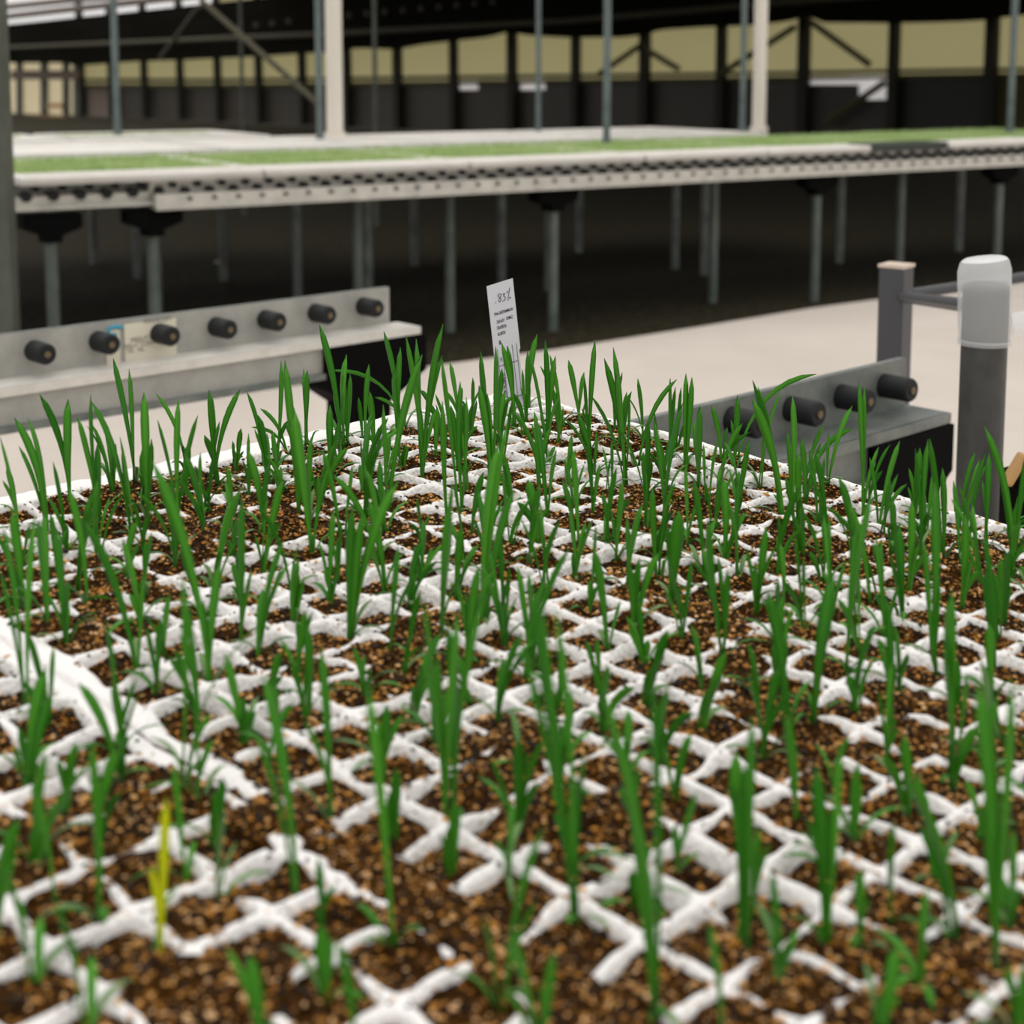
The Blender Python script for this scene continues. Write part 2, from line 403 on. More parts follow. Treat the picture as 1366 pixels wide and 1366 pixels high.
for (fx, fy, tx, ty, hd) in ((73, 430, 68, 270, 1), (204, 418, 204, 282, 1), (477, 392, 477, 268, 0), (599, 437, 600, 262, 0), (738, 458, 738, 262, 1), (952, 390, 952, 248, 0), (1085, 405, 1088, 242, 1), (1200, 352, 1200, 238, 0), (1328, 330, 1330, 232, 1)):
    y = .09 if hd else .34
    base = bl(at(tx, ty, .60)); 
    r0 = ray(tx, 330); o_ = BMI @ CAM; d_ = BMI.to_3x3() @ r0
    x = o_.x + d_.x * ((y - o_.y) / d_.y)
    bench_leg(bench, x, y, .635 if hd else .74, .029, hd, M_LEG)
for x in np.arange(-3.6, 8.5, 1.15): bench_leg(bench, x, 1.2, .745, .03, False, M_ALUDK)
# two more benches further in
def far_bench(name, x0, x1, y0, y1, label):
    o = empty(name, BM @ Vector(((x0 + x1) / 2, y0, 0)), BRZ); tag(o, label, 'bench', None)
    L = x1 - x0
    MB().box((0, (y1 - y0) / 2, .74), (L, y1 - y0, .03)).obj('deck', M_ALUDK, o)
    MB().box((0, .03, .70), (L, .05, .07)).obj('rail', M_ALU, o); MB().box((0, y1 - y0 - .03, .70), (L, .05, .07)).obj('rail', M_ALU, o)
    for x in np.arange(-L / 2 + .3, L / 2, 1.3):
        for yy in (.12, y1 - y0 - .12): bench_leg(o, x, yy, .725, .03, False, M_ALUDK)
    return o
far_bench('rolling_bench', -4.6, 3.4, 1.42, 2.7, 'second metal bench behind the long front one, carrying plain white trays')
far_bench('rolling_bench', -5.0, .4, 2.82, 3.9, 'rear metal bench of bare white trays under the pale slender posts')
# trays standing on the benches
def tray_mesh(L, W, H):
    b = MB(); b.box((0, 0, H * .3), (L, W, H * .6))
    t = .03
    b.box((0, -W / 2 + t / 2, H / 2), (L, t, H)).box((0, W / 2 - t / 2, H / 2), (L, t, H)).box((-L / 2 + t / 2, 0, H / 2), (t, W - 2 * t, H)).box((L / 2 - t / 2, 0, H / 2), (t, W - 2 * t, H))
    bmesh.ops.recalc_face_normals(b.b, faces=b.b.faces); me = bpy.data.meshes.new('tray_body'); b.b.to_mesh(me); b.b.free(); return me
def tufts_mesh(L, W, n, h0, h1, seed):
    r = np.random.default_rng(seed); x = r.uniform(-L / 2, L / 2, n); y = r.uniform(-W / 2, W / 2, n)
    hgt = r.uniform(h0, h1, n); a = r.uniform(0, math.pi, n); wdt = r.uniform(.003, .006, n); lx = r.normal(0, .012, n); ly = r.normal(0, .012, n)
    dx, dy = np.cos(a) * wdt, np.sin(a) * wdt
    v = np.stack([np.c_[x - dx, y - dy, 0 * x], np.c_[x + dx, y + dy, 0 * x], np.c_[x - dy * .7, y + dx * .7, 0 * x], np.c_[x + lx, y + ly, hgt]], 1).reshape(-1, 3)
    f = (np.arange(n)[:, None, None] * 4 + np.array([[0, 1, 3], [1, 2, 3], [2, 0, 3]])).reshape(-1, 3)
    me = bpy.data.meshes.new('seedling_carpet'); me.from_pydata(v.tolist(), [], f.tolist()); me.materials.append(M_TUFT); return me
ORD = ['first', 'second', 'third', 'fourth', 'fifth', 'sixth', 'seventh', 'eighth', 'ninth', 'tenth', 'eleventh', 'twelfth', 'thirteenth', 'fourteenth', 'fifteenth', 'sixteenth']
tm1 = tray_mesh(.98, .19, .032); tm2 = tray_mesh(.98, .98, .034); tm3 = tray_mesh(1.18, 1.2, .05); tm4 = tray_mesh(1.18, 1.0, .05)
tuft = [tufts_mesh(.96, .95, 4200, .012, .036, i) for i in range(3)]
tuft_lo = [tufts_mesh(1.1, .12, 300, .01, .02, 9 + i) for i in range(2)]
GREY = (5.4, 6.5)
RIM = [0, 1, 2, 3, 3.8, 4.56, 5.17, 6.1, 7.1]
for i, (xa, xb) in enumerate(zip(RIM, RIM[1:])):
    dark = i == 5
    t = empty('seedling_tray', BM @ Vector((uLL + .01 + (xa + xb) / 2, .10, .766)), BRZ)
    tag(t, ('%s narrow %s tray on the long bench\'s front rim, counted from corner post' % (ORD[i], 'dark grey' if dark else 'bare white')), 'tray', 'narrow trays on the front rim')
    link('tray_body', tray_mesh(xb - xa - .02, .19, .040 if dark else .032), M_DKTRAY if dark else M_FOAM2, t)
for i in range(7):
    x = uLL + .50 + i * 1.0
    t = empty('seedling_tray', BM @ Vector((x, .70, .766)), BRZ)
    tag(t, '%s foam tray of short green seedlings on the long bench, counted from grey-green corner post' % ORD[i], 'tray', 'green seedling trays on the long bench')
    link('tray_body', tm2.copy(), M_FOAM2, t)
    o = link('seedling_carpet', tuft[i % 3], None, t); o.location = (0, 0, .022); o['kind'] = 'stuff'
for i in range(6):
    t = empty('seedling_tray', BM @ Vector((-3.95 + i * 1.25, 2.06, .758)), BRZ)
    tag(t, '%s broad white foam tray on the second bench, counted from grey-green corner post' % ORD[i], 'tray', 'broad white trays on the second bench')
    link('tray_body', tm3.copy(), M_FOAM2, t)
    o = link('seedling_carpet', tuft_lo[i % 2], None, t); o.location = (0, -.5, .03); o['kind'] = 'stuff'
for i in range(4):
    t = empty('seedling_tray', BM @ Vector((-4.3 + i * 1.25, 3.36, .758)), BRZ)
    tag(t, '%s white foam tray on the rear bench, counted from grey-green corner post' % ORD[i], 'tray', 'white trays on the rear bench')
    link('tray_body', tm4.copy(), M_FOAM2, t)
    o = link('seedling_carpet', tuft_lo[i % 2], None, t); o.location = (0, .42, .03); o['kind'] = 'stuff'

# slender posts rising between the benches
def post(px, pyb, wpx, m, label, zb=.76, Y=None, name='support_post'):
    p = at(px, pyb, .80); 
    if Y: p = at_y(px, pyb, Y)
    q = BMI @ Vector((p.x, p.y, 0))
    if not Y and 2.55 < q.y < 3.2: p = at_y(px, pyb, p.y - .85)
    if not Y and 1.15 < q.y < 1.5: p = at_y(px, pyb, p.y + .45)
    r = wpx / 2 / FPX * p.y
    q = BMI @ Vector((p.x, p.y, 0))
    onb = (q.y < 1.32) or (1.38 < q.y < 2.72 and -4.6 < q.x < 3.5) or (2.78 < q.y < 3.95 and -5.1 < q.x < .5)
    zb = .80 if q.y < 1.32 else (.811 if onb else -.04)
    t = empty(name, (p.x, p.y, zb)); tag(t, label, 'post')
    smooth_auto(MB().tube((0, 0, 0), (0, 0, 3.2 - zb), r, n=14).obj('shaft', m, t))
    MB().tube((0, 0, 0), (0, 0, .03), r * 1.35, n=14).obj('base_collar', m, t)
    return t
pw1 = post(447, 178, 22, M_WHITE, 'thick cream white post beside the braced blue-grey post')
post(1012, 181, 18, M_WHITE, 'slim cream white post standing before the panes of the beige wall')
post(157, 182, 9, M_BLUEGREY, 'thin blue-grey post nearest the pale storage bay', .82)
pbr = post(427, 188, 9, M_BLUEGREY, 'thin blue-grey post carrying a diagonal pipe brace', .82)
post(809, 192, 10, M_BLUEGREY, 'thin blue-grey post rising from the green trays midway along the bench', .82)
post(990, 178, 8, M_BLUEGREY, 'thin blue-grey post close beside the slim cream white post')
post(718, 177, 7, M_BLUEGREY, 'thin dim blue-grey post in front of a small white vent pane')
post(501, 176, 6, M_DKGREEN, 'faint thin grey post just past the thick cream white post', Y=12, zb=0)
post(324, 174, 5, M_DKGREEN, 'faint thin grey post crossed by the diagonal brace', Y=13, zb=0)
post(1347, 178, 9, M_BLUEGREY, 'thin grey post at the olive end panel of the wall')
pb = pbr.location; q = at_y(427, 140, pb.y); q2 = at_y(268, 0, pb.y + .3)
smooth_auto(MB().tube(q - pb, q2 - pb, .018, n=8).obj('pipe_brace', M_TRUSS, pbr))
q = at_y(266, 8, pb.y + 3); q2 = at_y(214, 78, pb.y + 4)
br = MB().tube(q, q2, .02, n=8).obj('roof_brace', M_TRUSS); br.parent = tr; br.location = -tr.location
# big post at the frame's edge
p = at_y(1, 300, 5.2)
t = empty('corner_post', (p.x - .03, p.y, 0)); tag(t, 'stout grey-green square post standing in front of the long bench end', 'post')
MB().box((0, 0, 1.6), (.14, .14, 3.2), Matrix.Rotation(math.radians(8), 4, 'Z'), bevel=.008).obj('shaft', M_DKGREEN, t)
MB().box((0, 0, .006), (.2, .2, .012)).obj('foot_plate', M_DKGREEN, t)
# paper scrap under the bench
p = at(293, 342, 0); s = MB().box((0, 0, .004), (.06, .05, .008)).obj('paper_scrap', M_WHITE); s.location = (p.x, p.y, -.04)
tag(s, 'scrap of white paper lying on dark gravel under the long bench', 'paper')

# ------------------------------------------------------------------ roller rails on either side
def rail(label, pA, pB, zt, ext, post_at, cap_len, roller_px, rl, rr, m, sticker=False):
    A_, B_ = at(*pA, zt), at(*pB, zt)
    d = (B_ - A_); d.z = 0; d.normalize(); n = Vector((d.y, -d.x, 0))      # n: towards the camera's right
    rz = math.atan2(d.y, d.x)
    Lr = (B_ - A_).length + ext
    t = empty('roller_rail', (B_.x, B_.y, 0), rz); tag(t, label, 'rail')
    # local: x along the rail (end at 0, body to -Lr), y = -n side is towards camera-right => local -y
    ph, sw, fh = .080, .076, .056; ex = .012 if sticker else .006
    MB().box((-Lr / 2, 0, zt - ph / 2), (Lr, .006, ph)).obj('back_plate', m, t)
    MB().box((-Lr / 2, .004, zt - .002), (Lr, .012, .006)).obj('top_lip', M_ALUDK, t)
    MB().box((-Lr / 2 + ex, -sw / 2, zt - ph - .001), (Lr + 2 * ex, sw, .006)).box((-Lr / 2 + ex, -sw - .001, zt - ph - .006), (Lr + 2 * ex, .006, .016)).obj('shelf', M_SHELF if sticker else m, t)
    xe = post_at - cap_len / 2
    MB().box(((xe - Lr) / 2, -sw + .012, zt - ph - .014 - fh / 2), (Lr + xe, .012, fh)).obj('front_face', m, t)
    MB().box(((xe - Lr) / 2, -sw + .004, zt - ph - .016 - fh), (Lr + xe, .02, .012)).obj('bottom_lip', M_ALUDK, t)
    w2 = cap_len / 2
    MB().prism([(-w2, .0), (w2, .0), (w2, -.075), (w2 * .25, -.13), (w2 * .25, -.18), (-w2 * .5, -.18), (-w2 * .5, -.13), (-w2, -.085)], sw + .016, Matrix.Translation((post_at, -sw / 2, zt - ph - .016))).obj('end_bracket', M_BLACK, t)
    MB().box((post_at - w2 * .12, -sw / 2, (zt - ph - .19) / 2), (.06, .06, zt - ph - .19)).obj('leg', M_POST if not sticker else M_BLACK, t)
    Mi = t.matrix_basis.inverted() if False else (Matrix.Translation((B_.x, B_.y, 0)) @ Matrix.Rotation(rz, 4, 'Z')).inverted()
    for (rx, ry) in roller_px:
        # centre of the roller's free end, rl in front of the plate
        o0 = Mi @ CAM; dd = Mi.to_3x3() @ ray(rx, ry); k = (-rl - o0.y) / dd.y; P = o0 + dd * k
        r = MB().tube((P.x, -.003, P.z), (P.x, -rl + .004, P.z), rr, n=20).tube((P.x, -rl + .004, P.z), (P.x, -rl, P.z), rr, rr * .88, n=20).obj('roller', M_RUBBER, t)
        smooth_auto(r, 50)
        MB().tube((P.x, -rl, P.z), (P.x, -rl - .003, P.z), rr * .32, n=8).obj('bolt_end', M_BOLT, r)
    if sticker:
        def loc(px, py):
            o0 = Mi @ CAM; dd = Mi.to_3x3() @ ray(px, py); k = (-.005 - o0.y) / dd.y; return o0 + dd * k
        a, b_ = loc(170, 470), loc(235, 422)
        x0, x1 = loc(166, 450).x, loc(235, 440).x; z0, z1 = zt - .088, zt - .008
        MB().box(((x0 + x1) / 2, -.0045, (z0 + z1) / 2), (x1 - x0, .002, z1 - z0)).obj('sticker', M_STICK, t)['label'] = 'cream paper sticker with faded printed lines'
        xs0 = loc(140, 450).x
        st = MB().box(((xs0 + x0) / 2 - .004, -.0045, zt - .05), (x0 - xs0 - .012, .002, .07)).obj('sticker', M_STICK, t); st['label'] = 'small sticker with a blue swirl emblem'
        cx, cz = loc(152, 442).x, loc(152, 442).z
        b = MB(); R_ = .012; pts = []
        for k in range(15):
            an = math.radians(40 + k * 18); rr_ = R_ * (1 - .02 * k)
            pts.append(Vector((cx + rr_ * 1.25 * math.cos(an), -.0062, cz + rr_ * .75 * math.sin(an))))
        for p_, q_ in zip(pts, pts[1:]): b.tube(p_, q_, .0035, n=6)
        b.box((cx + .013, -.0062, cz + .006), (.014, .001, .006)); b.obj('swirl_emblem', M_STICKB, st)
        def line(txt, px, py, h, par, mm):
            P = loc(px, py); c = bpy.data.curves.new('t', 'FONT'); c.body = txt; c.size = h
            tmp = bpy.data.objects.new('t', c); COL.objects.link(tmp); bpy.context.view_layer.update()
            me = bpy.data.meshes.new_from_object(tmp.evaluated_get(bpy.context.evaluated_depsgraph_get())); bpy.data.objects.remove(tmp)
            me.transform(Matrix.Translation((P.x, -.0062, P.z)) @ Matrix.Rotation(math.pi / 2, 4, 'X'))
            o = link('printed_line', me, mm, par); return o
        stk = t.children[-3] if False else [c for c in t.children if c.name.startswith('sticker')][0]
        line('ANUSCOM', 191, 432, .012, stk, M_INKG); line('MEJUTTES', 174, 457, .013, stk, M_INKG)
        line('SALU  COM', 165, 465, .012, stk, M_INKG); line('TEL  NL', 168, 471, .011, stk, M_INKG)
    return t
rail('long pale aluminium roller rail with seven dark rollers and a sticker', (0, 447), (518, 383), .74, 1.2, -.095, .26,
     [(63, 473), (149, 460), (230, 449), (307, 440), (373, 430), (440, 421), (504, 412)], .055, .0190, M_RAIL, True)
rail('grey steel roller rail ending beside the square grey post', (850, 562), (1207, 478), .74, .5, -.095, .22,
     [(1015, 568), (1093, 553), (1160, 536), (1217, 521)], .055, .0190, M_ALUDK)

# ------------------------------------------------------------------ grey fence post with two pipes
pp = at_y(1196, 356, 2.75)
t = empty('square_post', (pp.x, pp.y, 0)); tag(t, 'square dark grey post with a pale top cap behind the shorter roller rail', 'post')
Rq = Matrix.Rotation(math.radians(52), 4, 'Z')
MB().box((0, 0, pp.z / 2), (.049, .049, pp.z), Rq, bevel=.003).obj('shaft', M_POST, t)
MB().box((0, 0, pp.z + .003), (.051, .051, .006), Rq).obj('top_cap', mat('pale_cap', (206, 188, 172), .5), t)['label'] = 'pale beige top cap'
def pipe(name, a, b_, r, label):
    o = smooth_auto(MB().tube(a, b_, r, n=16).obj(name, M_POST)); return tag(o, label, 'pipe')
pa = at_y(1216, 392, 2.78); pb_ = at_y(1420, 362, 2.95)
pipe('rail_pipe', pa, pb_, .0105, 'upper grey pipe running from the square post behind the milky cap')
pa = at_y(1204, 396, 2.72); pb_ = at_y(1300, 409, 2.12)
pipe('rail_pipe', pa, pb_, .0105, 'lower grey pipe running from the square post towards the capped pipe')

# ------------------------------------------------------------------ capped pipe
cp = at_y(1313, 456, 1.95)
t = empty('standpipe', (cp.x, cp.y, 0)); tag(t, 'thick dark grey upright pipe under the milky plastic cap', 'pipe')
R0 = 30.5 / FPX * 1.95
ztop = at_y(1318, 378, 1.95).z
smooth_auto(MB().lathe([(0, 0), (R0, 0), (R0, ztop - .004), (R0 - .004, ztop), (0, ztop)], 40).obj('pipe_body', M_PVC, t))
zc0, zc1 = cp.z, at_y(1312, 345, 1.95).z
cap = empty('plastic_cup', (cp.x, cp.y, zc0)); tag(cap, 'milky translucent plastic cup set over the top of the dark grey pipe', 'cup')
Rb, Rt, H = R0 + .0025, R0 + .0035, zc1 - zc0
Sh = Matrix.Rotation(math.radians(-4), 4, 'Y') 
b = MB(); b.lathe([(Rb, .0), (Rt + .0005, H * .2), (Rt + .001, H * .86), (Rt - .002, H - .004), (Rt - .006, H), (0, H)], 40)
for v in b.b.verts: v.co.z += (v.co.x * -.0 + v.co.x * .12) * (v.co.z / H); v.co.x -= .004 * (v.co.z / H)
o = smooth_auto(b.obj('cup_body', M_CAP, cap))
b = MB(); b.lathe([(0, H + .0006), (Rt - .007, H + .0006), (Rt - .004, H - .0016), (Rt - .007, H - .0016), (0, H - .0016)], 40)
for v in b.b.verts: v.co.z += v.co.x * .12 * (v.co.z / H); v.co.x -= .004 * (v.co.z / H)
smooth_auto(b.obj('cup_top', M_CAPTOP, cap))
o = smooth_auto(MB().tube((Rt * 1.0, -.004, .024), (Rt + .034, -.008, .03), .016, n=18).obj('side_spout', M_CAP, cap))
o = smooth_auto(MB().lathe([(Rb + .001, -.003), (Rb + .002, -.003), (Rb + .002, .004), (Rb + .001, .004)], 40).obj('rim', M_CAP, cap))
# dark fitting beside the pipe
q = at_y(1362, 655, 1.86)
t = empty('pipe_bracket', (q.x, q.y, 0)); tag(t, 'black rubber fitting with a tan strap at the foot of the capped pipe', 'fitting')
MB().box((0, 0, q.z - .02), (.046, .05, .10), bevel=.012).obj('block', M_BLACK, t)
MB().box((0, 0, 0), (.012, .02, .045), Matrix.Translation((-.016, -.02, q.z + .034)) @ Matrix.Rotation(.5, 4, 'Y'), bevel=.004).obj('strap', M_TAN, t)['label'] = 'tan fabric strap'
MB().tube((0, 0, 0), (0, 0, q.z - .06), .014, n=12).obj('stem', M_BLACK, t)

# ------------------------------------------------------------------ the seedling tray in front
CELL = .042
Rf = np.array([[0.7169469890020455, 0.6959837174664323, 0.03992092160907418], [0.13144864805402323, -0.07872623396878509, -0.9881920020969513], [-0.6846227193756296, 0.7137288316337073, -0.14792865512782005]])
Tf = np.array([-0.03871612, 6.86690726, 17.03540959])
C2W = np.array([[1, 0, 0], list(DWN), list(FWD)]).T
Rw = C2W @ Rf; Tw = C2W @ Tf * CELL + np.array(CAM)
if Rw[2, 2] < 0: Rw[:, 2] *= -1
TM = Matrix(((Rw[0, 0] * CELL, Rw[0, 1] * CELL, Rw[0, 2] * CELL, Tw[0]), (Rw[1, 0] * CELL, Rw[1, 1] * CELL, Rw[1, 2] * CELL, Tw[1]), (Rw[2, 0] * CELL, Rw[2, 1] * CELL, Rw[2, 2] * CELL, Tw[2]), (0, 0, 0, 1)))
TMI = TM.inverted()
NW = Vector(Rw[:, 2])
def on_soil(px, py, h=-.12):           # photograph point -> tray coordinates (a, b) at height h (cells)
    o = TMI @ CAM; d = TMI.to_3x3() @ ray(px, py); k = (h - o.z) / d.z
    return o.x + d.x * k, o.y + d.y * k
A0, A1 = -15, 7
def soil_z(a, b):
    return -.14 + .30 * (vnoise(a * .55 + 40, b * .55 + 9, 3) - .5) + .16 * (vnoise(a * 1.9, b * 1.9, 5) - .5) + .10 * (vnoise(a * 5.3, b * 5.3, 8) - .5) + .05 * (vnoise(a * 14, b * 14, 12) - .5)
OFFS = [0, .03, .055, .08, .1, .13, .2, .31, .41, .5, .59, .69, .8, .87, .9, .92, .945, .97]
def gridlines(lo, hi, pre, post_):
    g = list(pre)
    for i in range(lo, hi): g += [i + o for o in OFFS]
    return np.array(g + [hi] + list(post_))
def wallz(a, b, b_shift, lo, hi, far_rim, near_rim):
    """Height of the foam top: rounded lumpy walls on the whole-number lines, deep cells between."""
    bb = b - b_shift
    wob = .05 * (vnoise(a * 1.3, b * 1.3, 21) - .5) ; wob2 = .05 * (vnoise(a * 1.3 + 7, b * 1.3 + 3, 22) - .5)
    da = np.abs((a + wob) - np.round(a + wob)); db = np.abs((bb + wob2) - np.round(bb + wob2))
    rim_a = a < A0; rim_b = (bb > hi) | (bb < lo)
    da = np.where(rim_a, 0, da); db = np.where(rim_b, 0, db)
    hw = .060 + .045 * (vnoise(a * 3.1, b * 3.1, 23) - .4)
    sm = np.sqrt((1.0 / (np.maximum(da, 1e-3) ** -6 + np.maximum(db, 1e-3) ** -6)) ** (1 / 3.0))   # smooth minimum: thick crossings
    d = sm - .045 * np.exp(-((da ** 2 + db ** 2) / .03))
    q = np.clip(d / hw, 0, 1)
    z = -.09 * (1 - np.sqrt(1 - np.minimum(q, .999) ** 2)) - np.clip(d - hw, 0, None) * 7
    along = vnoise(np.floor(a * 2 + .5) * 1.7, np.floor(bb * 2 + .5) * 1.3, 31)
    z = z + .07 * (vnoise(a * 2.3, b * 2.3, 24) - .5) + .03 * (vnoise(a * 7, b * 7, 25) - .5)
    low = np.clip((vnoise(a * 1.15 + 3, b * 1.15 + 5, 33) - .60) * 3.2, 0, 1); inner = (~rim_a) & (~rim_b) & (bb < hi - .3) & (a > A0 + .3)
    z = z - low * .17 * inner - .10 * np.clip((a + 6.3) * 1.5, 0, 1) * (bb > hi - .3 if b_shift else bb < lo + .12) * 1.0
    return np.maximum(z, -.75)
def foam(name, lo, hi, b_shift, pre_b, post_b, parent, pre_a):
    ga = gridlines(A0, A1, pre_a, [A1 + .1]); gb = gridlines(lo, hi, [lo + x for x in pre_b], [hi + x for x in post_b]) + b_shift
    X, Y = np.meshgrid(ga, gb, indexing='ij'); Z = wallz(X, Y, b_shift, lo, hi, 0, 0)
    na, nb = X.shape
    # ragged lateral wobble so the walls are not ruler-straight
    inn = (X > ga[0] + .2) & (Y > gb[0] + .1) & (Y < gb[-1] - .1)
    X = X + inn * .02 * (vnoise(X * 7, Y * 7, 41) - .5); Y = Y + inn * .02 * (vnoise(X * 7 + 9, Y * 7, 42) - .5)
    edge_ = np.zeros_like(X, bool); edge_[0, :] = edge_[-1, :] = True; edge_[:, 0] = edge_[:, -1] = True
    Z[edge_] -= .06
    # rounded far corner
    V_ = np.stack([X, Y, Z], -1).reshape(-1, 3)
    if post_b:
        cr = .55; ca, cb = ga[0] + cr, gb[-1] - cr
        dx = ca - V_[:, 0]; dy = V_[:, 1] - cb; m_ = (dx > 0) & (dy > 0)
        r_ = np.hypot(dx, dy); mx = np.maximum(dx, dy); sc = np.where(m_ & (r_ > 0), mx / np.maximum(r_, 1e-6), 1)
        V_[:, 0] = np.where(m_, ca - dx * sc, V_[:, 0]); V_[:, 1] = np.where(m_, cb + dy * sc, V_[:, 1])
    idx = np.arange(na * nb).reshape(na, nb)
    F = np.stack([idx[:-1, :-1], idx[1:, :-1], idx[1:, 1:], idx[:-1, 1:]], -1).reshape(-1, 4).tolist()
    loop = list(idx[:, 0]) + list(idx[-1, 1:]) + list(idx[-2::-1, -1]) + list(idx[0, -2:0:-1])
    n0 = len(V_); low = V_[loop].copy(); low[:, 2] = -1.9; V_ = np.vstack([V_, low]); n = len(loop)
    for k in range(n): F.append([loop[(k + 1) % n], loop[k], n0 + k, n0 + (k + 1) % n])
    F.append([n0 + k for k in range(n)])
    me = bpy.data.meshes.new(name); me.from_pydata(V_.tolist(), [], F); me.polygons.foreach_set('use_smooth', [True] * len(me.polygons))
    return link(name, me, M_FOAM, parent)
def tray_root(label):
    t = bpy.data.objects.new('plug_tray', None); COL.objects.link(t); t.matrix_world = TM; return tag(t, label, 'tray', None)
tray1 = tray_root('large white foam plug tray full of green seedlings, far corner holding the tag')
tray2 = tray_root('white foam plug tray with thick crossings, butted against the larger one at the seam')
SEAM_SHIFT = .4                        # the neighbour's walls stand on n + .4
foam('foam_body', -1, 16, 0, [-.27, -.2, -.1], [.05, .1, .14], tray1, [-15.68, -15.6, -15.4, -15.2])
foam('foam_body', -9, -2, SEAM_SHIFT, [-.2], [.1, .2, .27], tray2, [-15.4, -15.2])

cells = []                             # (tray, a, b, centre point, pixel)
for i in range(A0, A1):
    for j in list(range(-1, 16)): cells.append((tray1, i, float(j)))
    for j in range(-9, -2): cells.append((tray2, i, j + SEAM_SHIFT))
vis = []
for (t, a, b) in cells:
    P = TM @ Vector((a + .5, b + .5, -.1)); x, y = pix(P)
    vis.append(-70 < x < 1436 and 480 < y < 1460)
def plug_mesh(a, b):
    g = np.linspace(.02, .98, 9); X, Y = np.meshgrid(a + g, b + g, indexing='ij'); Z = soil_z(X, Y)
    n = 9; idx = np.arange(81).reshape(9, 9)
    V_ = np.stack([X, Y, Z], -1).reshape(-1, 3)
    F = np.stack([idx[:-1, :-1], idx[1:, :-1], idx[1:, 1:], idx[:-1, 1:]], -1).reshape(-1, 4).tolist()
    loop = list(idx[:, 0]) + list(idx[-1, 1:]) + list(idx[-2::-1, -1]) + list(idx[0, -2:0:-1])
    low = V_[loop].copy(); low[:, 2] = -.7; cx, cy = a + .5, b + .5; low[:, 0] = cx + (low[:, 0] - cx) * .8; low[:, 1] = cy + (low[:, 1] - cy) * .8
    n0 = 81; m_ = len(loop); V_ = np.vstack([V_, low])
    for k in range(m_): F.append([loop[(k + 1) % m_], loop[k], n0 + k, n0 + (k + 1) % m_])
    return V_, F
order = sorted(range(len(cells)), key=lambda k: -((TM @ Vector((cells[k][1], cells[k][2], 0))) - CAM).length)
rest = {tray1.name: ([], []), tray2.name: ([], [])}
cnt = {tray1.name: 0, tray2.name: 0}
for (t, a, b), v in zip(cells, vis):
    Vv, F = plug_mesh(a, b)
    if v and cnt[t.name] < 295:
        me = bpy.data.meshes.new('soil_plug'); me.from_pydata(Vv.tolist(), [], F); me.polygons.foreach_set('use_smooth', [True] * len(me.polygons))
        link('soil_plug', me, M_SOIL, t); cnt[t.name] += 1
    else:
        R_ = rest[t.name]; n0 = len(R_[0]); R_[0].extend(Vv.tolist()); R_[1].extend([[q + n0 for q in f] for f in F])
for t in (tray1, tray2):
    if rest[t.name][0]:
        me = bpy.data.meshes.new('soil_bed'); me.from_pydata(*[rest[t.name][0], [], rest[t.name][1]]); o = link('soil_bed', me, M_SOIL, t); o['kind'] = 'stuff'
# loose vermiculite on the soil
OCT = np.array([[1, 0, 0], [0, 1, 0], [-1, 0, 0], [0, -1, 0], [0, 0, 1], [0, 0, -1]], float)
OF = np.array([[0, 1, 4], [1, 2, 4], [2, 3, 4], [3, 0, 4], [1, 0, 5], [2, 1, 5], [3, 2, 5], [0, 3, 5]])
def flakes(t, seam=None):
    sel = [(a, b) for (tt, a, b), v in zip(cells, vis) if tt is t and v]
    per = 330
    ab = np.repeat(np.array(sel, float), per, 0); n = len(ab)
    pos = ab + rng.uniform(-.02, 1.02, (n, 2))
    z = soil_z(pos[:, 0], pos[:, 1]) + rng.uniform(-.01, .035, n)
    if seam:                           # on the soil spilled over the seam
        n = 3600; pos = np.c_[rng.uniform(-6, A1, n), rng.uniform(-1.8, -.95, n)]
        z = spill_z(pos[:, 0], pos[:, 1]) + rng.uniform(-.01, .03, n)
    keep = np.ones(n, bool)
    wz = wallz(pos[:, 0], pos[:, 1], 0 if t is tray1 else SEAM_SHIFT, -1 if t is tray1 else -9, 16 if t is tray1 else -2, 0, 0)
    onwall = wz > z
    keep &= (~onwall) | (rng.random(n) < (0 if seam else .10))
    z = np.maximum(z, wz + .01)
    pos, z = pos[keep], z[keep]; n = len(z)
    s = rng.gamma(4, .0066, n)[:, None] + .010
    S = np.c_[s, s * rng.uniform(.55, 1, (n, 1)), s * rng.uniform(.2, .5, (n, 1))]
    yaw = rng.uniform(0, 2 * math.pi, n); tilt = rng.normal(0, .45, n)
    cyw, syw, ct, st_ = np.cos(yaw), np.sin(yaw), np.cos(tilt), np.sin(tilt)
    P = OCT[None] * S[:, None, :] * rng.uniform(.75, 1.25, (n, 6, 1))
    x, y, zz = P[..., 0], P[..., 1], P[..., 2]
    y2 = y * ct[:, None] - zz * st_[:, None]; z2 = y * st_[:, None] + zz * ct[:, None]
    x3 = x * cyw[:, None] - y2 * syw[:, None]; y3 = x * syw[:, None] + y2 * cyw[:, None]
    V_ = np.stack([x3 + pos[:, :1], y3 + pos[:, 1:], z2 + z[:, None]], -1).reshape(-1, 3)
    F = (np.arange(n)[:, None, None] * 6 + OF[None]).reshape(-1, 3)
    me = bpy.data.meshes.new('vermiculite'); me.vertices.add(len(V_)); me.vertices.foreach_set('co', V_.ravel())
    me.loops.add(len(F) * 3); me.loops.foreach_set('vertex_index', F.ravel().astype(np.int32))
    me.polygons.add(len(F)); me.polygons.foreach_set('loop_start', np.arange(len(F), dtype=np.int32) * 3)
    me.update(calc_edges=True)
    o = link('vermiculite', me, M_FLAKE, seam or t); o['kind'] = 'stuff'
